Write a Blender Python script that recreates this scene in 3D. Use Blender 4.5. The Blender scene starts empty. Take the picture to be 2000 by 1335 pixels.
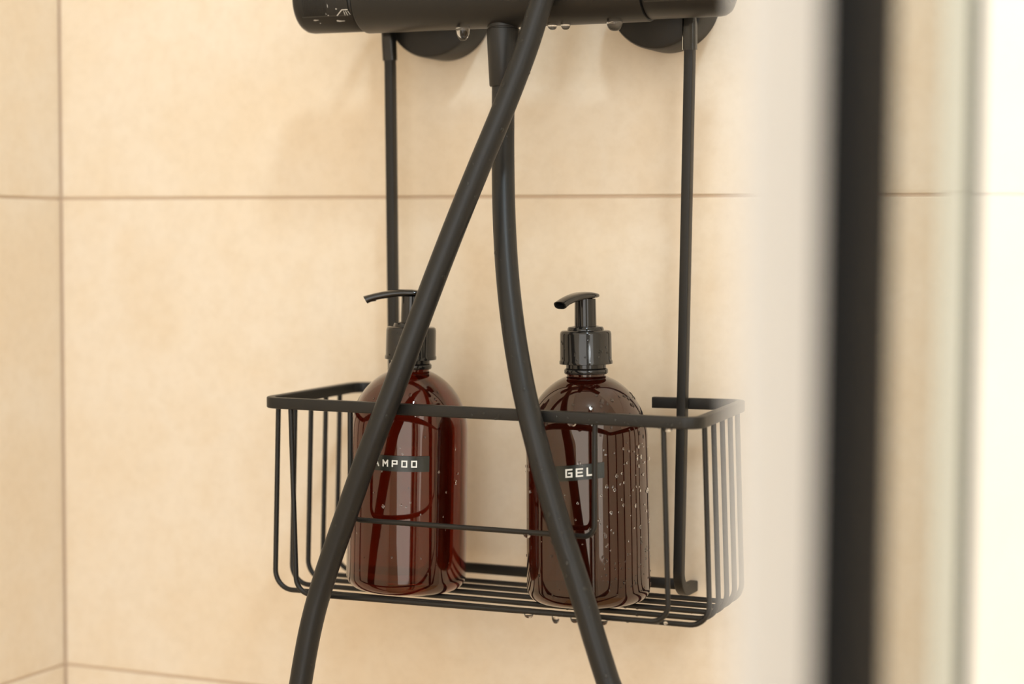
import bpy, bmesh, math, random
from mathutils import Vector, Matrix, Quaternion

random.seed(7)
S = bpy.context.scene
COL = S.collection
PI = math.pi

# ------------------------------------------------------------------ camera
YAW, PITCH, ROLL = 0.41631669, 0.05667710, 0.00313720
fw = Vector((-math.sin(YAW) * math.cos(PITCH), math.cos(YAW) * math.cos(PITCH), -math.sin(PITCH)))
r0 = Vector((math.cos(YAW), math.sin(YAW), 0.0))
u0 = r0.cross(fw)
CR, SR = math.cos(ROLL), math.sin(ROLL)
rt = CR * r0 + SR * u0
up = -SR * r0 + CR * u0
cam_d = bpy.data.cameras.new('camera')
cam = bpy.data.objects.new('camera', cam_d)
COL.objects.link(cam)
M = Matrix.Identity(4)
for i in range(3):
    M[i][0], M[i][1], M[i][2] = rt[i], up[i], -fw[i]
M.translation = Vector((0.77275093, -1.03581297, 0.28099870))
cam.matrix_world = M
cam_d.sensor_width = 36.0
cam_d.lens = 3850.0 / 2000.0 * 36.0
cam_d.clip_start = 0.01
cam_d.dof.use_dof = True
cam_d.dof.focus_distance = 1.040
cam_d.dof.aperture_fstop = 4.4
S.camera = cam

# ------------------------------------------------------------------ world, lights, exposure
W = bpy.data.worlds.new('world')
S.world = W
W.use_nodes = True
W.node_tree.nodes['Background'].inputs[0].default_value = (0.95, 0.97, 1.0, 1)
W.node_tree.nodes['Background'].inputs[1].default_value = 0.6
S.view_settings.view_transform = 'Standard'
S.view_settings.look = 'None'
S.view_settings.gamma = 1.0
S.view_settings.use_curve_mapping = False
S.view_settings.exposure = 0.07


def area(name, loc, target, sx, sy, power, color, shape='RECTANGLE'):
    d = bpy.data.lights.new(name, 'AREA')
    d.shape = shape
    d.size = sx
    if sy: d.size_y = sy
    d.energy = power
    d.color = color
    o = bpy.data.objects.new(name, d)
    COL.objects.link(o)
    o.location = loc
    o.rotation_euler = (Vector(target) - Vector(loc)).to_track_quat('-Z', 'Y').to_euler()
    return o


area('side_window_daylight', (1.88, -1.30, 0.55), (1.0, -1.1, 0.5), 0.80, 1.50, 7.5, (0.95, 0.985, 1.0))
area('front_fill_light', (0.90, -2.27, 0.45), (0.80, 0.0, 0.40), 1.85, 2.20, 27.0, (0.94, 0.975, 1.0))  # broad fill added behind the camera to lift the room light
area('mirror_lamp', (1.45, -1.50, 0.95), (0.35, 0.0, 0.3), 0.34, 0, 6.0, (0.91, 0.965, 1.0), 'DISK')
area('ceiling_spot', (0.95, -0.95, 1.60), (0.40, -0.05, 0.35), 0.16, 0, 9.2, (0.70, 0.87, 1.0), 'DISK')

# ------------------------------------------------------------------ helpers


def tag(o, label=None, cat=None, group=None, kind=None):
    if label: o['label'] = label
    if cat: o['category'] = cat
    if group: o['group'] = group
    if kind: o['kind'] = kind
    return o


def empty(name, loc=(0, 0, 0)):
    o = bpy.data.objects.new(name, None)
    o.empty_display_size = 0.02
    COL.objects.link(o)
    o.location = loc
    return o


def build(name, bm, mat, parent=None, smooth=True, world=True):
    """link bm as one mesh object; vertices are world coordinates unless world=False"""
    bmesh.ops.recalc_face_normals(bm, faces=bm.faces)
    me = bpy.data.meshes.new(name)
    bm.to_mesh(me)
    bm.free()
    if smooth:
        for p in me.polygons: p.use_smooth = True
        me.set_sharp_from_angle(angle=math.radians(38))
    me.materials.append(mat)
    o = bpy.data.objects.new(name, me)
    COL.objects.link(o)
    if parent:
        o.parent = parent
        if world:
            root = parent
            off = Vector((0, 0, 0))
            while root:
                off += root.location
                root = root.parent
            me.transform(Matrix.Translation(-off))
    return o


def new():
    return bmesh.new()


def add_box(bm, lo, hi, bevel=0.0, seg=2):
    lo, hi = Vector(lo), Vector(hi)
    g = bmesh.ops.create_cube(bm, size=1.0)
    for v in g['verts']:
        v.co = Vector(((lo[i] + hi[i]) / 2 + v.co[i] * (hi[i] - lo[i])) for i in range(3))
    if bevel > 0:
        es = list({e for v in g['verts'] for e in v.link_edges})
        bmesh.ops.bevel(bm, geom=es, offset=bevel, segments=seg, affect='EDGES', profile=0.5)


def rounded(pts, r, n=6):
    """polyline with filleted inner corners; r a number or a list per inner point"""
    pts = [Vector(p) for p in pts]
    out = [pts[0]]
    for i in range(1, len(pts) - 1):
        a, b, c = pts[i - 1], pts[i], pts[i + 1]
        rr = r[i - 1] if isinstance(r, (list, tuple)) else r
        d1, d2 = (a - b), (c - b)
        l1, l2 = d1.length, d2.length
        d1.normalize(); d2.normalize()
        ang = d1.angle(d2)
        t = min(rr / math.tan(ang / 2), l1 * .49, l2 * .49)
        p1, p2 = b + d1 * t, b + d2 * t
        bis = (d1 + d2).normalized()
        cr = t * math.tan(ang / 2)
        ctr = b + bis * (cr / math.sin(ang / 2))
        v1, v2 = p1 - ctr, p2 - ctr
        tot = v1.angle(v2)
        ax = v1.cross(v2).normalized()
        for k in range(n + 1):
            out.append(ctr + Quaternion(ax, tot * k / n) @ v1)
    out.append(pts[-1])
    return out


def spline(pts, n=8):
    """Catmull-Rom through the points"""
    pts = [Vector(p) for p in pts]
    P = [2 * pts[0] - pts[1]] + pts + [2 * pts[-1] - pts[-2]]
    out = []
    for i in range(1, len(P) - 2):
        a, b, c, d = P[i - 1], P[i], P[i + 1], P[i + 2]
        for k in range(n):
            t = k / n
            out.append(0.5 * ((2 * b) + (c - a) * t + (2 * a - 5 * b + 4 * c - d) * t * t + (3 * b - a - 3 * c + d) * t ** 3))
    out.append(pts[-1])
    return out


def sweep(bm, path, prof, upv=None, closed=False, scale=None):
    """sweep a closed 2D profile [(s, t)...] along path; s lies across, t along upv"""
    path = [Vector(p) for p in path]
    n = len(path)
    rings = []
    prev = None
    for i, p in enumerate(path):
        if closed:
            t = path[(i + 1) % n] - path[i - 1]
        else:
            t = path[min(i + 1, n - 1)] - path[max(i - 1, 0)]
        t.normalize()
        if upv is not None:
            tv = Vector(upv) - t * t.dot(Vector(upv))
            tv.normalize()
        else:
            if prev is None:
                h = Vector((0, 0, 1)) if abs(t.z) < .9 else Vector((1, 0, 0))
                tv = (h - t * t.dot(h)).normalized()
            else:
                tv = (prev - t * t.dot(prev)).normalized()
            prev = tv
        sv = t.cross(tv)
        k = scale[i] if scale else 1.0
        rings.append([bm.verts.new(p + sv * a * k + tv * b * k) for a, b in prof])
    m = len(prof)
    for i in range(n if closed else n - 1):
        A, B = rings[i], rings[(i + 1) % n]
        for j in range(m):
            bm.faces.new((A[j], A[(j + 1) % m], B[(j + 1) % m], B[j]))
    if not closed:
        bm.faces.new(rings[0]); bm.faces.new(rings[-1][::-1])


def circle(r, n=12):
    return [(r * math.cos(2 * PI * k / n), r * math.sin(2 * PI * k / n)) for k in range(n)]


def rrect(w, h, b, n=3):
    out = []
    for cx, cy, a0 in ((w / 2 - b, h / 2 - b, 0), (-w / 2 + b, h / 2 - b, PI / 2), (-w / 2 + b, -h / 2 + b, PI), (w / 2 - b, -h / 2 + b, 1.5 * PI)):
        for k in range(n + 1):
            a = a0 + PI / 2 * k / n
            out.append((cx + b * math.cos(a), cy + b * math.sin(a)))
    return out


def lathe(bm, prof, org, axis=(0, 0, 1), n=64):
    """revolve [(radius, height)...] round an axis; radius 0 ends close the shape"""
    org, ax = Vector(org), Vector(axis).normalized()
    h = Vector((1, 0, 0)) if abs(ax.x) < .9 else Vector((0, 0, 1))
    e1 = (h - ax * ax.dot(h)).normalized()
    e2 = ax.cross(e1)
    rings = []
    for r, z in prof:
        if r < 1e-7:
            rings.append([bm.verts.new(org + ax * z)])
        else:
            rings.append([bm.verts.new(org + ax * z + (e1 * math.cos(2 * PI * k / n) + e2 * math.sin(2 * PI * k / n)) * r) for k in range(n)])
    for A, B in zip(rings, rings[1:]):
        for k in range(n):
            k2 = (k + 1) % n
            if len(A) == 1 and len(B) == 1: break
            if len(A) == 1: bm.faces.new((A[0], B[k], B[k2]))
            elif len(B) == 1: bm.faces.new((A[k], A[k2], B[0]))
            else: bm.faces.new((A[k], A[k2], B[k2], B[k]))


def bead(bm, p, nrm, r, flat=0.55, stretch=1.0, sub=2):
    """a water bead sitting on a surface point with the given normal"""
    nrm = Vector(nrm).normalized()
    q = nrm.to_track_quat('Z', 'Y').to_matrix()
    g = bmesh.ops.create_icosphere(bm, subdivisions=sub, radius=1.0)
    down = Vector((0, 0, -1)) - nrm * nrm.dot(Vector((0, 0, -1)))
    for v in g['verts']:
        c = q @ Vector((v.co.x * r, v.co.y * r, v.co.z * r * flat))
        if down.length > .1:
            dn = down.normalized()
            c += dn * c.dot(dn) * (stretch - 1)
        v.co = Vector(p) + c


def pendant(bm, p, r, h, n=20):
    """a hanging water drop: flat against the surface above, rounded below"""
    pr = [(0, 0.0004)]
    for k in range(11):
        a = PI / 2 * k / 10
        pr.append((r * math.cos(a) ** 0.8 if k < 10 else 0, -h * math.sin(a)))
    lathe(bm, pr, p, n=n)


# ------------------------------------------------------------------ materials


def mat(name, base=(.5, .5, .5), rough=.5, metal=0.0, **kw):
    m = bpy.data.materials.new(name)
    m.use_nodes = True
    b = m.node_tree.nodes['Principled BSDF']
    b.inputs['Base Color'].default_value = (*base, 1)
    b.inputs['Roughness'].default_value = rough
    b.inputs['Metallic'].default_value = metal
    for k, v in kw.items():
        b.inputs[k.replace('_', ' ')].default_value = v
    return m


def nd(m, t, **kw):
    n = m.node_tree.nodes.new(t)
    for k, v in kw.items(): setattr(n, k, v)
    return n


def noise(m, scale, detail=4, rough=.55):
    tc = nd(m, 'ShaderNodeTexCoord')
    n = nd(m, 'ShaderNodeTexNoise')
    n.inputs['Scale'].default_value = scale
    n.inputs['Detail'].default_value = detail
    n.inputs['Roughness'].default_value = rough
    m.node_tree.links.new(tc.outputs['Object'], n.inputs['Vector'])
    return n


def ramp(m, fac, stops):
    r = nd(m, 'ShaderNodeValToRGB')
    while len(r.color_ramp.elements) < len(stops): r.color_ramp.elements.new(0.5)
    for e, (p, c) in zip(r.color_ramp.elements, stops):
        e.position = p
        e.color = (*c, 1)
    m.node_tree.links.new(fac, r.inputs[0])
    return r


def bump(m, src, strength, dist):
    b = nd(m, 'ShaderNodeBump')
    b.inputs['Strength'].default_value = strength
    b.inputs['Distance'].default_value = dist
    m.node_tree.links.new(src, b.inputs['Height'])
    m.node_tree.links.new(b.outputs[0], m.node_tree.nodes['Principled BSDF'].inputs['Normal'])


def tile_material():
    m = mat('beige_stone_tile', rough=.42)
    L = m.node_tree.links
    a = noise(m, 7.0, 5, .6)
    c = ramp(m, a.outputs['Fac'], [(.30, (.790, .642, .465)), (.47, (.812, .685, .525)), (.58, (.832, .722, .580)), (.72, (.800, .666, .500))])
    b = noise(m, 160.0, 3, .6)
    c2 = ramp(m, b.outputs['Fac'], [(.3, (.955, .945, .93)), (.6, (1, 1, 1))])
    mx = nd(m, 'ShaderNodeMix', data_type='RGBA', blend_type='MULTIPLY')
    mx.inputs['Factor'].default_value = 1.0
    L.new(c.outputs[0], mx.inputs['A'])
    L.new(c2.outputs[0], mx.inputs['B'])
    L.new(mx.outputs['Result'], m.node_tree.nodes['Principled BSDF'].inputs['Base Color'])
    bump(m, b.outputs['Fac'], .12, .0004)
    return m


def black_coat(name, base, rough, bs=.25):
    m = mat(name, base, rough, Specular_IOR_Level=.36)
    n = noise(m, 2600.0, 2)
    bump(m, n.outputs['Fac'], bs, .00015)
    return m


TILE = tile_material()
GROUT = mat('sandy_grout', (.62, .475, .345), .85)
bump(GROUT, noise(GROUT, 900, 3).outputs['Fac'], .3, .0004)
PAINT = mat('cream_wall_paint', (.80, .74, .64), .7)
bump(PAINT, noise(PAINT, 220, 3).outputs['Fac'], .1, .0005)
CEIL = mat('white_ceiling_paint', (.85, .83, .79), .8)
FLOOR = mat('beige_floor_stone', (.60, .40, .20), .45)
bump(FLOOR, noise(FLOOR, 60, 3).outputs['Fac'], .1, .0005)

BLACK = black_coat('matte_black_powder_coat', (.012, .011, .0095), .42)
MIXER = black_coat('satin_black_mixer_finish', (.015, .014, .0125), .38, .12)
HOSE = black_coat('black_rubber_hose', (.013, .0127, .012), .40, .2)
PLASTIC = mat('glossy_black_plastic', (.012, .011, .010), .10)
RUBBER = mat('black_rubber_pad', (.012, .012, .012), .6)
ICON = mat('grey_printed_icon', (.52, .50, .46), .5)
CLEAR = mat('clear_vinyl_sleeve', (.96, .95, .88), .03, Transmission_Weight=1.0, IOR=1.42)
WATER = mat('water', (1, 1, 1), .0, Transmission_Weight=1.0, IOR=1.33)
AMBER_L = mat('amber_brown_plastic_with_shampoo', (.105, .0085, .0025), .035, Transmission_Weight=.82, IOR=1.5, Specular_Tint=(1, .84, .68, 1), Coat_Weight=.5, Coat_IOR=1.5, Coat_Roughness=.05)
AMBER_R = mat('dark_brown_plastic_with_gel', (.045, .0065, .0028), .04, Transmission_Weight=.75, IOR=1.5, Specular_Tint=(1, .84, .68, 1), Coat_Weight=.5, Coat_IOR=1.5, Coat_Roughness=.05)
TAPE = mat('translucent_dark_label_tape', (.030, .036, .030), .25, Alpha=.72)
LETTER = mat('white_embossed_letter', (.88, .89, .86), .5)

# ------------------------------------------------------------------ the setting: tiled walls, floor, room
H, TW, G, RC = 0.300, 0.900, 0.0016, 0.0012     # tile height, tile width, joint, joint depth
bm = new()
add_box(bm, (-0.10, RC, -0.75), (1.90, 0.10, 1.65))
wb = tag(build('wall_back', bm, GROUT, smooth=False), 'beige stone-look tiled shower wall behind the wire basket', kind='structure')
bm = new()
add_box(bm, (-0.10, -2.30, -0.75), (-RC, RC, 1.65))
wl = tag(build('wall_left', bm, GROUT, smooth=False), 'beige stone-look tiled side wall left of the corner joint', kind='structure')


def tile(name, lo, hi, parent):
    bm = new()
    add_box(bm, lo, hi, .0006, 1)
    o = build(name, bm, TILE, parent, smooth=False)
    c = (Vector(lo) + Vector(hi)) / 2
    o.data.transform(Matrix.Translation(-c))      # own origin, so that each tile has its own clouding
    o.location = c
    return o


edges_z = [-0.75, -0.60, -0.30, 0.0, 0.30, 0.60, 0.90, 1.20, 1.50, 1.65]
rnd = random.Random(3)
for z0, z1 in zip(edges_z, edges_z[1:]):
    for x0, x1 in ((0.0, 0.9), (0.9, 1.8), (1.8, 1.9)):
        y = rnd.uniform(-.00015, .00015)
        tile('tile', (x0 + G / 2, y, z0 + G / 2), (x1 - G / 2, RC + .004, z1 - G / 2), wb)
    for y0, y1 in ((-0.9, 0.0), (-1.8, -0.9), (-2.3, -1.8)):
        x = rnd.uniform(-.00015, .00015)
        tile('tile', (-RC - .004, y0 + G / 2, z0 + G / 2), (x, y1 - G / 2, z1 - G / 2), wl)

for nm, lo, hi, m in (('wall_right', (1.90, -2.40, -0.75), (2.00, 0.10, 1.65), PAINT),
                      ('wall_front', (-0.10, -2.40, -0.75), (1.90, -2.30, 1.65), PAINT),
                      ('floor', (-0.10, -2.40, -0.85), (2.00, 0.10, -0.75), FLOOR),
                      ('ceiling', (-0.10, -2.40, 1.65), (2.00, 0.10, 1.75), CEIL)):
    bm = new()
    add_box(bm, lo, hi)
    tag(build(nm, bm, m, smooth=False), kind='structure')

# ------------------------------------------------------------------ thermostatic mixer bar
AY, AZ = -0.066, 0.4085
mx_ = tag(empty('shower_mixer', (0.335, AY, AZ)), 'satin black thermostatic shower mixer bar mounted on the tiled wall', 'shower mixer')
X = (1, 0, 0)
bm = new()
lathe(bm, [(0, .2552), (.0180, .2552), (.0190, .2556), (.0195, .2566), (.0195, .4205), (.0192, .4213), (.0180, .4215), (0, .4215)], (0, AY, AZ), X, 96)
build('mixer_body', bm, MIXER, mx_)
for (a, b, flip) in ((0.2165, 0.2548, False), (0.4652, 0.4220, True)):
    s = -1 if flip else 1
    L = abs(b - a)
    pr = [(0, .0006), (.0110, .0006), (.0113, .0), (.0117, .0), (.0120, .0003), (.0148, .0006), (.0168, .0017), (.0180, .0036), (.0184, .006), (.0184, L - .0006), (.0180, L), (0, L)]
    bm = new()
    lathe(bm, pr, (a, AY, AZ), (s, 0, 0), 96)
    kn = build('control_knob', bm, MIXER, mx_)
    # raised thumb plate wrapping the front of the knob
    bm = new()
    R0, R1 = .0183, .0192
    t0, t1 = math.radians(-38), math.radians(60)
    n = 24
    xs0, xs1 = a + s * .0075, a + s * (L - .0015)
    rows = []
    for k in range(n + 1):
        th = t0 + (t1 - t0) * k / n
        rr = R1 if 0 < k < n else R0
        rows.append([bm.verts.new((x, AY - r_ * math.cos(th), AZ + r_ * math.sin(th))) for x, r_ in
                     ((xs0 - s * .0008, R0 - .0006), (xs0, rr), (xs1, rr), (xs1 + s * .0006, R0 - .0006))])
    for A, B in zip(rows, rows[1:]):
        for j in range(3): bm.faces.new((A[j], A[j + 1], B[j + 1], B[j]))
    build('thumb_plate', bm, MIXER, kn)
    if not flip:
        bm = new()
        for i in range(15):
            for j in range(34):
                x = a + .0092 + i * .00098
                th = math.radians(-33 + j * 2.6)
                nrm = Vector((0, -math.cos(th), math.sin(th)))
                tg = Vector((0, math.sin(th), math.cos(th)))
                c = Vector((x, AY, AZ)) + nrm * R1
                w = .00031
                lowv = [bm.verts.new(c - nrm * .0002 + Vector((sx * w, 0, 0)) + tg * sy * w) for sx, sy in ((-1, -1), (1, -1), (1, 1), (-1, 1))]
                top = [bm.verts.new(c + nrm * .00022 + Vector((sx * w * .7, 0, 0)) + tg * sy * w * .7) for sx, sy in ((-1, -1), (1, -1), (1, 1), (-1, 1))]
                bm.faces.new(top)
                for q in range(4): bm.faces.new((lowv[q], lowv[(q + 1) % 4], top[(q + 1) % 4], top[q]))
        tag(build('grip_texture', bm, MIXER, kn, smooth=False), kind='stuff')
        # printed hand-shower symbol on the plate
        bm = new()

        def stroke(p, q, w):
            p, q = Vector((p[0], p[1])), Vector((q[0], q[1]))
            d = (q - p).normalized()
            nn = Vector((-d.y, d.x)) * w
            vs = []
            for c in (p + nn, p - nn, q - nn, q + nn):
                th = c.y / R1
                vs.append(bm.verts.new((c.x, AY - (R1 + .00012) * math.cos(th), AZ + (R1 + .00012) * math.sin(th))))
            bm.faces.new(vs)
        ox, oz = 0.2458, -.0116
        e = .00030
        z = .00031
        for (x0, y0), (x1, y1), w in (((0, 0), (13, 11), .00028), ((12.6, 10.6), (25, 10.6), .00028),
                                      ((16, 8), (17, 0), .0002), ((20, 8), (22, 0), .0002), ((24.5, 8), (27.5, 1), .0002)):
            stroke((ox + x0 * e, oz + y0 * z), (ox + x1 * e, oz + y1 * z), w)
        marks = new()
        for mxp, map_, wx, wy in ((.2314, -.0139, .0017, .00035), (.2465, -.0152, .0026, .0004), (.2449, -.0149, .0010, .0005), (.2412, -.0058, .0002, .0010), (.2463, -.0077, .0005, .0004), (.2394, -.0103, .0004, .0005), (.2405, -.0112, .0004, .0003), (.2332, -.0162, .0004, .0003)):
            vs = []
            rr_ = R1 + .0001 if map_ > -.0125 else .0185
            for k in range(10):
                an = 2 * PI * k / 10
                th = (map_ + wy * math.sin(an) * (1 + .4 * math.cos(3 * an))) / rr_
                vs.append(marks.verts.new((mxp + wx * math.cos(an), AY - rr_ * math.cos(th), AZ + rr_ * math.sin(th))))
            marks.faces.new(vs)
        tag(build('limescale_marks', marks, ICON, kn, smooth=False), 'pale dried water marks', kind='stuff')
        tag(build('shower_symbol', bm, ICON, kn, smooth=False), 'grey printed hand-shower symbol')
for xc in (0.2735, 0.4100):
    bm = new()
    lathe(bm, [(0, 0), (.0285, 0), (.0285, .0215), (.0278, .0232), (.0262, .0240), (0, .0240)], (xc, -.0002, AZ - .0015), (0, -1, 0), 96)
    build('wall_rosette', bm, MIXER, mx_)
    bm = new()
    lathe(bm, [(.0125, .022), (.0125, .052), (0, .056)], (xc, 0, AZ), (0, -1, 0), 48)
    build('inlet_stub', bm, MIXER, mx_)
bm = new()
lathe(bm, [(0, .3930), (.0086, .3930), (.0086, .3893), (.0083, .3890), (.0083, .3886), (0, .3886)], (.3383, AY, 0), n=48)
build('hose_outlet', bm, MIXER, mx_)

# ------------------------------------------------------------------ shower hose (both strands of one loop)
h1 = [(.4480, -.0700, 1.15), (.4480, -.0720, .8500), (.4300, -.0810, .6200), (0.4010, -.0900, .4700), (0.3900, -.0930, .4430), (0.3781, -0.0940, 0.4146), (0.3719, -0.0940, 0.3993), (0.3654, -0.0960, 0.3731), (0.3551, -0.1000, 0.3468), (0.3410, -0.1060, 0.3098), (0.3325, -0.1090, 0.2886), (0.3217, -0.1140, 0.2567), (0.3123, -0.1190, 0.2300), (0.3050, -0.1240, 0.2034), (0.2961, -0.1265, 0.1819), (0.2869, -0.1270, 0.1600), (0.2805, -0.1270, 0.1434), (0.2719, -0.1270, 0.1212), (0.2651, -0.1270, 0.1043), (0.2597, -0.1280, 0.0876), (0.2571, -0.1290, 0.0766), (0.2544, -0.1300, 0.0656), (0.2503, -0.1320, 0.0394), (0.2479, -0.1340, 0.0162)]
h2 = [(0.3383, -0.0660, 0.3629), (0.3386, -0.0665, 0.3492), (0.3400, -0.0700, 0.3217), (0.3457, -0.0820, 0.2888), (0.3546, -0.0970, 0.2568), (0.3632, -0.1090, 0.2308), (0.3726, -0.1190, 0.2053), (0.3787, -0.1245, 0.1903), (0.3847, -0.1265, 0.1731), (0.3914, -0.1270, 0.1497), (0.3995, -0.1280, 0.1271), (0.4045, -0.1280, 0.1145), (0.4122, -0.1290, 0.0946), (0.4168, -0.1300, 0.0797), (0.4257, -0.1310, 0.0562), (0.4342, -0.1320, 0.0355)]
loop = [(.2470, -.136, -.03), (.2600, -.138, -.105), (.3050, -.139, -.160), (.3650, -.139, -.160), (.4200, -.138, -.110), (.4400, -.135, -.035)]


def smooth_pts(pts, k=2):
    pts = [Vector(p) for p in pts]
    for _ in range(k):
        pts = [pts[0]] + [(pts[i - 1] + 2 * pts[i] + pts[i + 1]) / 4 for i in range(1, len(pts) - 1)] + [pts[-1]]
    return pts


hose_path = spline(smooth_pts(h1, 1) + [Vector(p) for p in loop] + smooth_pts(h2, 1)[::-1], 6)
hr = tag(empty('shower_hose', (.3383, AY, .3583)), 'black rubber shower hose looping down in front of the wire basket', 'shower hose')
bm = new()
sweep(bm, hose_path, circle(.0061, 24))
hose = build('hose_tube', bm, HOSE, hr)
bm = new()
lathe(bm, [(0, .0310), (.0080, .0310), (.0088, .0306), (.0090, .0296), (.0074, .0006), (.0070, 0), (0, 0)], (.3383, AY, .3577), n=64)
build('hose_nut', bm, MIXER, hr)
cam_p = M.translation
bm = new()
rd = random.Random(11)
vis1 = spline(smooth_pts(h1, 1), 6)
vis2 = spline(smooth_pts(h2, 1), 6)
spots = []
for path, cnt in ((vis1, 30), (vis2, 34)):
    for _ in range(cnt):
        i = rd.randrange(26 if path is vis1 else 8, len(path) - 4)
        if path is vis1 and rd.random() < .55: i = rd.randrange(32, 58)
        spots.append((path, i))
for path, i in spots:
    p = path[i]
    t = (path[i + 1] - path[i - 1]).normalized()
    v = (cam_p - p).normalized()
    v = (v - t * v.dot(t)).normalized()
    side = t.cross(v)
    a = rd.uniform(-1.25, 1.25)
    n_ = v * math.cos(a) + side * math.sin(a)
    bead(bm, p + n_ * .0061, n_, rd.choice((.0005, .0006, .0008, .0011)), .6, 1.25)
tag(build('water_beads', bm, WATER, hr), 'small water beads clinging to the hose', kind='stuff')

# ------------------------------------------------------------------ hanging wire basket
bk = tag(empty('shower_basket', (.341, -.025, .083)), 'matte black wire shower basket hanging from the mixer on two bars', 'shower caddy')
YF = -.115
FLc, FRc = (.2193, YF, .1873), (.4655, YF, .1862)
BRc, BLc = (.4597, -.0205, .1876), (.2208, -.0140, .1886)
path = rounded([(.2640, -.0140, .1886), BLc, FLc, FRc, BRc, (.4085, -.0205, .1872)], [.009, .008, .008, .007], 8)
bm = new()
sweep(bm, path, rrect(.0046, .0060, .0007), upv=(0, 0, 1))
build('top_rail', bm, BLACK, bk)
ys = [-.1013, -.0835, -.066, -.0495, -.0335]
WZ = .0831


def rail_x(c0, c1, y):
    f = (y - c0[1]) / (c1[1] - c0[1])
    return c0[0] + f * (c1[0] - c0[0]), c0[2] + f * (c1[2] - c0[2])


wire_prof = circle(.0014, 10)
for y in ys:
    xl, zl = rail_x(FLc, BLc, y)
    xr, zr = rail_x(FRc, BRc, y)
    pts = rounded([(xl, y, zl - .002), (xl - .0025, y, WZ), (xr + .0038, y, WZ), (xr, y, zr - .002)], .0105, 10)
    bm = new()
    sweep(bm, pts, wire_prof, upv=(0, 1, 0))
    build('wire', bm, BLACK, bk)
pts = rounded([(.2352, YF, .1850), (.2385, YF, .0843), (.4513, YF, .0862), (.4479, YF, .1842)], .009, 10)
bm = new()
sweep(bm, pts, wire_prof, upv=(0, 1, 0))
build('front_wire', bm, BLACK, bk)
pts = rounded([(.2716, YF, .1850), (.2716, YF, .1268), (.4114, YF, .1264), (.4114, YF, .1845)], .006, 10)
bm = new()
sweep(bm, pts, wire_prof, upv=(0, 1, 0))
build('front_guard_wire', bm, BLACK, bk)
YB = -.0262
for xt, xb in ((.2497, .2535), (.4299, .4259)):
    def bx(z): return xb + (xt - xb) * (z - .1) / (.374 - .1)
    pts = rounded([(bx(.4335), -.0700, .4335), (bx(.4335), YB - .0045, .4335), (bx(.374), YB, .3740), (xb, YB, .0840), (xb, -.0008, .0840)], [.006, .03, .012], 8)
    bm = new()
    sweep(bm, pts, rrect(.0060, .0050, .0006), upv=(1, 0, 0))
    # profile: s across (thickness), t along X
    build('hanging_bar', bm, BLACK, bk)
    bm = new()
    za, zb = .3775, .4200
    for hw, hd in ((.0036, .0031),):
        sweep(bm, [(bx(za), YB - .0004, za), (bx(zb), YB - .0032, zb)], rrect(hd * 2, hw * 2, .0012), upv=(1, 0, 0))
    sl = build('vinyl_sleeve', bm, CLEAR, bk)
    tag(sl, 'clear vinyl sleeve over the bar top')
bm = new()
add_box(bm, (.2565, -.0222, .0851), (.4229, -.0182, .0907), .0006, 2)
build('lower_crossbar', bm, BLACK, bk)
bm = new()
for _ in range(26):
    x = rd.uniform(.33, .46)
    f = (x - FLc[0]) / (FRc[0] - FLc[0])
    bead(bm, (x, YF - .0023, .1868 - .001 * f + rd.uniform(-.0024, .001)), (0, -1, 0), rd.uniform(.0005, .0009), .5, 1.1)
for _ in range(34):
    y = rd.choice([YF] + ys[:3])
    x = rd.uniform(.36, .452)
    bead(bm, (x, y - .0004, WZ - .0006 + (.0014 + (x - .2385) * .009 if y == YF else 0)), (0, -.6, -.8), rd.uniform(.0008, .0013), .8)
tag(build('water_beads', bm, WATER, bk), 'small water beads along the rail and base wires', kind='stuff')

# ------------------------------------------------------------------ pump bottles


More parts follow.
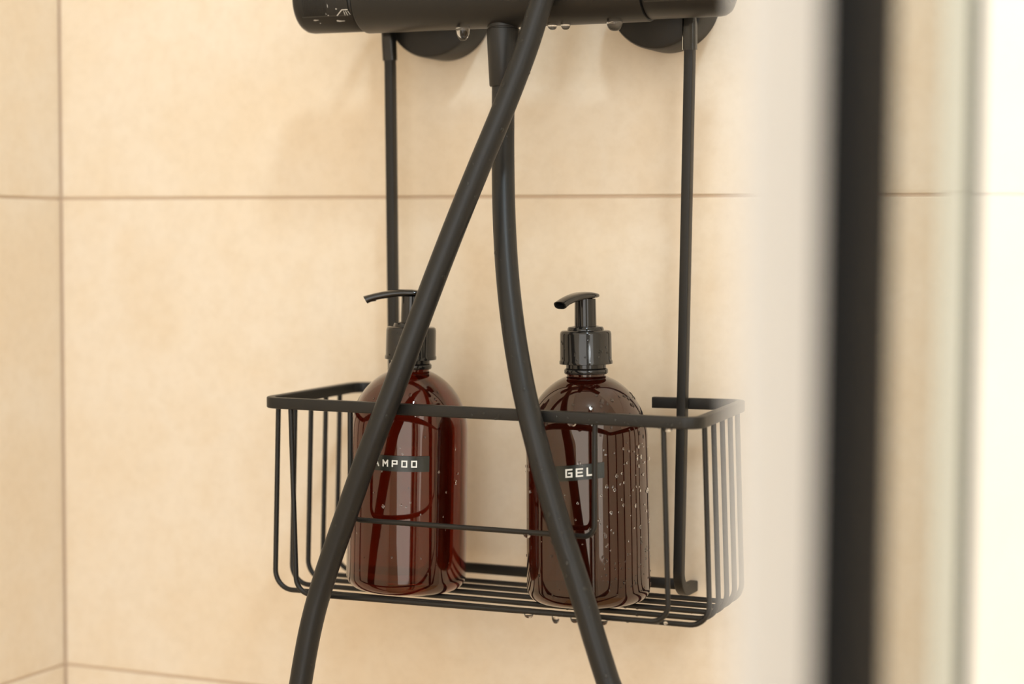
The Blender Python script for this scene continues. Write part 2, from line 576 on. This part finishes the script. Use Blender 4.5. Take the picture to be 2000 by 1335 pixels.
def bottle(name, label, base, amber, lean, noz, label_pts, seed):
    """bottle parts are modelled in the bottle's own frame (base centre at the origin)"""
    t = tag(empty(name, base), label, 'pump bottle', 'amber pump bottles in the wire basket')
    t.rotation_euler = (0, lean, 0)
    R = .0329
    pr = [(0, .0012), (.020, .0010), (.0245, .0)]
    rb = .0075
    for k in range(9):
        a = PI / 2 * k / 8
        pr.append((R - rb + rb * math.sin(a), rb * (1 - math.cos(a))))
    pr += [(R - .0001, .03), (R - .0004, .06), (R - .0007, .086)]
    R2, zc, hh = R - .0007, .086, .0352
    for k in range(1, 19):
        a = math.radians(71.5) * k / 18
        pr.append((R2 * math.cos(a), zc + hh * math.sin(a)))
    pr += [(.0103, .1205), (.0103, .127), (0, .127)]
    bm = new()
    lathe(bm, pr, (0, 0, 0), n=128)
    body = build('bottle_body', bm, amber, t, world=False)
    # neck bead, collar
    bm = new()
    lathe(bm, [(0, .1205), (.0112, .1205), (.0116, .1211), (.0116, .1226), (.0112, .1232), (.0106, .1236), (.0106, .1262), (0, .1262)], (0, 0, 0), n=64)
    build('neck_ring', bm, PLASTIC, t, world=False)
    bm = new()
    lathe(bm, [(0, .1256), (.0132, .1256), (.0141, .1258), (.0141, .1272), (.0137, .1279), (.0136, .1415), (.0133, .1427), (.0126, .1433), (.0097, .1435), (.0095, .1446), (.0090, .1453), (.0072, .1456), (.0064, .1450), (0, .1450)], (0, 0, 0), n=72)
    col = build('collar', bm, PLASTIC, t, world=False)
    bm = new()
    lathe(bm, [(0, .144), (.0058, .144), (.0056, .1600), (0, .1606)], (0, 0, 0), n=40)
    st = build('pump_stem', bm, PLASTIC, t, world=False)
    # spout: a flattened tube that droops towards its open tip
    bm = new()
    d = Vector((noz[0], noz[1], 0)).normalized()
    sd = Vector((-d.y, d.x, 0))
    sect = [(-.0088, .1613, .0016, .0005), (-.0080, .1614, .0040, .0010), (-.0050, .1617, .0058, .0015), (0, .1619, .0062, .0019), (.0050, .1617, .0056, .0020), (.0100, .1612, .0047, .0020), (.0160, .1602, .0041, .0020), (.0210, .1590, .0038, .0020), (.0252, .1574, .0036, .0020)]
    rings = []
    n = 20
    for a, z, w, h in sect:
        ring = []
        for k in range(n):
            th = 2 * PI * k / n
            cz, cx = math.sin(th), math.cos(th)
            ex = math.copysign(abs(cx) ** .75, cx)
            ez = math.copysign(abs(cz) ** .75, cz)
            sl = .0012 * ez if a > .024 else 0
            ring.append(bm.verts.new(d * (a + sl) + sd * w * ex + Vector((0, 0, z + h * ez))))
        rings.append(ring)
    for A, B in zip(rings, rings[1:]):
        for k in range(n): bm.faces.new((A[k], A[(k + 1) % n], B[(k + 1) % n], B[k]))
    bm.faces.new(rings[0])
    tip = rings[-1]
    cen = sum((v.co for v in tip), Vector()) / n
    inner = [bm.verts.new(cen + (v.co - cen) * .72) for v in tip]
    deep = [bm.verts.new(cen - d * .005 + Vector((0, 0, .0008)) + (v.co - cen) * .66) for v in tip]
    for k in range(n):
        k2 = (k + 1) % n
        bm.faces.new((tip[k], tip[k2], inner[k2], inner[k]))
        bm.faces.new((inner[k], inner[k2], deep[k2], deep[k]))
    bm.faces.new(deep)
    build('spout', bm, PLASTIC, t, world=False)
    # label tape with raised letters, bent round the body
    a_cam, word, a0, pitch, zl, ta, tb, slope, th_, lh = label_pts

    def pt(ang, z, off):
        w = a_cam + ang
        rr = R - .0001 - z * .0 + off
        return Vector((rr * math.cos(w), rr * math.sin(w), z + slope * ang * R))
    bm = new()
    n = 28
    rows = []
    for k in range(n + 1):
        a = ta + (tb - ta) * k / n
        rows.append([bm.verts.new(pt(a, zl + s * th_ / 2, o)) for s, o in ((-1, .00005), (-1, .00025), (1, .00025), (1, .00005))])
    for A, B in zip(rows, rows[1:]):
        for j in range(4): bm.faces.new((A[j], A[(j + 1) % 4], B[(j + 1) % 4], B[j]))
    bm.faces.new(rows[0]); bm.faces.new(rows[-1])
    tape = build('label_tape', bm, TAPE, t, world=False)
    tag(tape, 'dark see-through tape embossed ' + word)
    G_ = {'S': [(1, 1, 0, 1), (0, 1, 0, .5), (0, .5, 1, .5), (1, .5, 1, 0), (1, 0, 0, 0)],
          'H': [(0, 0, 0, 1), (1, 0, 1, 1), (0, .5, 1, .5)],
          'A': [(0, 0, .5, 1), (.5, 1, 1, 0), (.22, .36, .78, .36)],
          'M': [(0, 0, 0, 1), (0, 1, .5, .42), (.5, .42, 1, 1), (1, 1, 1, 0)],
          'P': [(0, 0, 0, 1), (0, 1, 1, 1), (1, 1, 1, .45), (1, .45, 0, .45)],
          'O': [(0, 0, 0, 1), (0, 1, 1, 1), (1, 1, 1, 0), (1, 0, 0, 0)],
          'G': [(1, 1, 0, 1), (0, 1, 0, 0), (0, 0, 1, 0), (1, 0, 1, .5), (1, .5, .5, .5)],
          'E': [(0, 0, 0, 1), (0, 1, 1, 1), (0, .5, .9, .5), (0, 0, 1, 0)],
          'L': [(0, 1, 0, 0), (0, 0, 1, 0)]}
    bm = new()
    lw = lh * .82
    hw = lh * .115
    for i, ch in enumerate(word):
        ac = a0 + i * pitch
        for x0, y0, x1, y1 in G_[ch]:
            p, q = Vector(((x0 - .5) * lw, (y0 - .5) * lh)), Vector(((x1 - .5) * lw, (y1 - .5) * lh))
            dd = (q - p).normalized()
            nn = Vector((-dd.y, dd.x)) * hw
            p, q = p - dd * hw, q + dd * hw
            vs = []
            for o in (.0002, .00045):
                vs.append([bm.verts.new(pt(ac + c.x / R, zl + c.y, o)) for c in (p + nn, p - nn, q - nn, q + nn)])
            bm.faces.new(vs[0]); bm.faces.new(vs[1])
            for k in range(4): bm.faces.new((vs[0][k], vs[0][(k + 1) % 4], vs[1][(k + 1) % 4], vs[1][k]))
    build('lettering', bm, LETTER, tape, smooth=False, world=False)
    # water beads
    rr = random.Random(seed[0])
    bm = new()
    for _ in range(seed[1]):
        a = a_cam + rr.uniform(-1.5, 1.5) if rr.random() < .4 else a_cam + rr.uniform(.2, 1.5)
        if seed[1] < 60: a = a_cam + rr.uniform(-1.2, 1.0)
        z = rr.uniform(.006, .112)
        sz = rr.choice((.0003, .0004, .0005, .0006, .0008))
        if z < .086:
            p = Vector((R * math.cos(a), R * math.sin(a), z)) * 1.0
            nn = Vector((math.cos(a), math.sin(a), 0))
        else:
            e_ = math.asin((z - .086) / .0352)
            nn = Vector((math.cos(a) * math.cos(e_), math.sin(a) * math.cos(e_), math.sin(e_)))
            p = Vector((R2 * math.cos(a) * math.cos(e_), R2 * math.sin(a) * math.cos(e_), z))
            sz *= 1.35
        bead(bm, p, nn, sz, .38, rr.uniform(1, 1.5), 2)
    for _ in range(seed[1] // 12):
        a = a_cam + rr.uniform(-1.4, 1.4)
        bead(bm, Vector((.0137 * math.cos(a), .0137 * math.sin(a), rr.uniform(.128, .141))), (math.cos(a), math.sin(a), 0), .0006, .6, 1.2, 1)
    tag(build('water_beads', bm, WATER, t, world=False), 'tiny water beads on the bottle', kind='stuff')
    return t


R_ = .0329
bl = Vector((.2846, -.0752, .0849))
br = Vector((.3905, -.0690, .0849))
ac_l = math.atan2(cam_p.y - bl.y, cam_p.x - bl.x)
ac_r = math.atan2(cam_p.y - br.y, cam_p.x - br.x)
rad = math.radians
bottle('pump_bottle', 'reddish amber pump bottle with SHAMPOO tape, spout pointing sideways to the left', bl, AMBER_L, rad(1.3),
       (-.9145, -.4046), (ac_l, 'SHAMPOO', rad(-49), rad(9.0), .0722, rad(-58), rad(19.5), .0, .0084, .0030), (5, 46))
bottle('pump_bottle', 'dark brown pump bottle with GEL tape covered in water beads, spout pointing forward', br, AMBER_R, rad(-1.1),
       (-.165, -.986), (ac_r, 'GEL', rad(-16.5), rad(9.6), .0722, rad(-44), rad(15.5), .09, .0080, .0036), (9, 200))

# ------------------------------------------------------------------ hanging water drops
for p, r, h, lab in (((.3167, -.0710, .3892), .0038, .0068, 'large clear water drop hanging under the mixer beside the hose nut'),
                     ((.4035, -.0700, .3890), .0042, .0046, 'wide clear water drop hanging under the mixer near the right rosette'),
                     ((.3680, -.0690, .3888), .0026, .0024, 'shallow dark drop under the mixer directly beside the front hose'),
                     ((.3755, -.0690, .3888), .0026, .0026, 'shallow dark drop under the mixer, second from the front hose'),
                     ((.3905, YF, .0842), .0021, .0036, 'ring-like water drop hanging below the basket left of the hose'),
                     ((.3755, YF, .0842), .0024, .0020, 'flat water drop under the base wire below the gap between bottles'),
                     ((.4010, YF, .0844), .0024, .0026, 'dark water drop under the basket touching the left edge of the hose'),
                     ((.4165, YF, .0846), .0024, .0026, 'dark water drop under the basket just right of the hose'),
                     ((.3746, YF, .1256), .0022, .0020, 'bright water drop hanging from the front guard wire'),
                     ((.3990, YF, .1838), .0022, .0018, 'bright water drop under the top rail in front of the brown bottle'),
                     ((.4500, YF, .1836), .0028, .0022, 'pale water drop under the rail at its front right corner')):
    bm = new()
    pendant(bm, p, r, h)
    tag(build('water_drop', bm, WATER), lab, 'water drop', 'water drops hanging from the fittings')

# ------------------------------------------------------------------ shower screen close to the camera
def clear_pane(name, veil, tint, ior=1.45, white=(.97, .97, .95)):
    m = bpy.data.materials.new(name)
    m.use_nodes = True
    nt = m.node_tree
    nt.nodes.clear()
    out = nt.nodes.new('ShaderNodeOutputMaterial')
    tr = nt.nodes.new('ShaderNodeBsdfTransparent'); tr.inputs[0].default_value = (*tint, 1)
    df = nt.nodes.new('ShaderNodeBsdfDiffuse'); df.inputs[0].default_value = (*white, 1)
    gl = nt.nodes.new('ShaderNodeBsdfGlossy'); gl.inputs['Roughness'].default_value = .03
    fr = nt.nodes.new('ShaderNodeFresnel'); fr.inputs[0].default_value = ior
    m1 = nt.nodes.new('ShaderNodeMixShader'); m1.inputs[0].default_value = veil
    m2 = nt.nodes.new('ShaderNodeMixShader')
    ge = nt.nodes.new('ShaderNodeNewGeometry')          # white veil and mirror sheen sit on the outer faces only
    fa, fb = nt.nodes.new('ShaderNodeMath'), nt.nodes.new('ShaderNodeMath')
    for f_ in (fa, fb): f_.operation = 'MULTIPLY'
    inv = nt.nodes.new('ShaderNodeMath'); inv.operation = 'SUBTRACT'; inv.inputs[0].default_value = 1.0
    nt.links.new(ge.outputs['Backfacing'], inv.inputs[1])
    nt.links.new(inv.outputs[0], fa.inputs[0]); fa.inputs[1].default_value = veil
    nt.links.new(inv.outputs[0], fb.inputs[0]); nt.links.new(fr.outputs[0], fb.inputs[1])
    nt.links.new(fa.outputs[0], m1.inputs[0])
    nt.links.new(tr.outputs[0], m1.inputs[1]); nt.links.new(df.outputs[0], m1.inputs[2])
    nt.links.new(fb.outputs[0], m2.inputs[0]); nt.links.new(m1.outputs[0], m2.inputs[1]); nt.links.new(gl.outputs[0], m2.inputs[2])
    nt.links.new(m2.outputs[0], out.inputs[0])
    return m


PROFILE = mat('black_anodised_profile', (.010, .0095, .009), .8, Specular_IOR_Level=.05)
SEAL = mat('white_pvc_seal', (.535, .52, .50), .5)
PANE = clear_pane('clear_shower_glass', .03, (.74, .735, .71), 1.10)
GLARE = clear_pane('glass_with_painted_glare', .64, (.99, .99, .98))  # diffuse white veil painted in for a bright window reflected in the glass
FIN = clear_pane('milky_seal_fin', .80, (.95, .96, .92), 1.1, (.62, .64, .58))
EDGE = mat('green_glass_edge', (.045, .06, .052), .3)
sc = tag(empty('shower_screen', (.665, -.56, -.75)), 'black framed glass shower screen with white seal, blurred close to the camera', 'shower screen')
Z0, Z1 = -.735, .95


def upright(name, plan, m, z0=Z0, z1=Z1):
    """a vertical bar or pane: its plan outline extruded from z0 to z1"""
    bm = new()
    lo_ = [bm.verts.new((x, y, z0)) for x, y in plan]
    hi_ = [bm.verts.new((x, y, z1)) for x, y in plan]
    k = len(plan)
    bm.faces.new(lo_); bm.faces.new(hi_)
    for i in range(k): bm.faces.new((lo_[i], lo_[(i + 1) % k], hi_[(i + 1) % k], hi_[i]))
    return build(name, bm, m, sc, smooth=False)


def slab(p, q, t):
    p, q = Vector(p), Vector(q)
    d = (q - p).normalized()
    nn = Vector((-d.y, d.x)) * t
    return [p, q, q + nn, p + nn]


tag(upright('white_seal', slab((.6600, -.6760), (.6614, -.6270), -.0015), SEAL), 'off-white sealing strip')
upright('frame_profile', [(.6592, -.6260), (.6694, -.6170), (.6634, -.5610), (.6530, -.5620)], PROFILE)
upright('glass_pane', slab((.6634, -.5605), (.6646, -.4832), .004), PANE)
upright('seal_fin', slab((.6650, -.5130), (.6658, -.4850), -.0008), FIN)
upright('glass_edge', slab((.6642, -.4846), (.6682, -.4752), .003), EDGE)
tag(upright('glare_glass_pane', slab((.6676, -.4735), (.6795, -.4310), .004), GLARE), 'second pane, whitened by painted window glare')
upright('floor_rail', slab((.6640, -.70), (.6760, -.40), .03), PROFILE, -.75, -.735)
sc.rotation_euler = (0, rad(.35), 0)
sc.location.x -= .00615                          # hinge side plumb at mid height
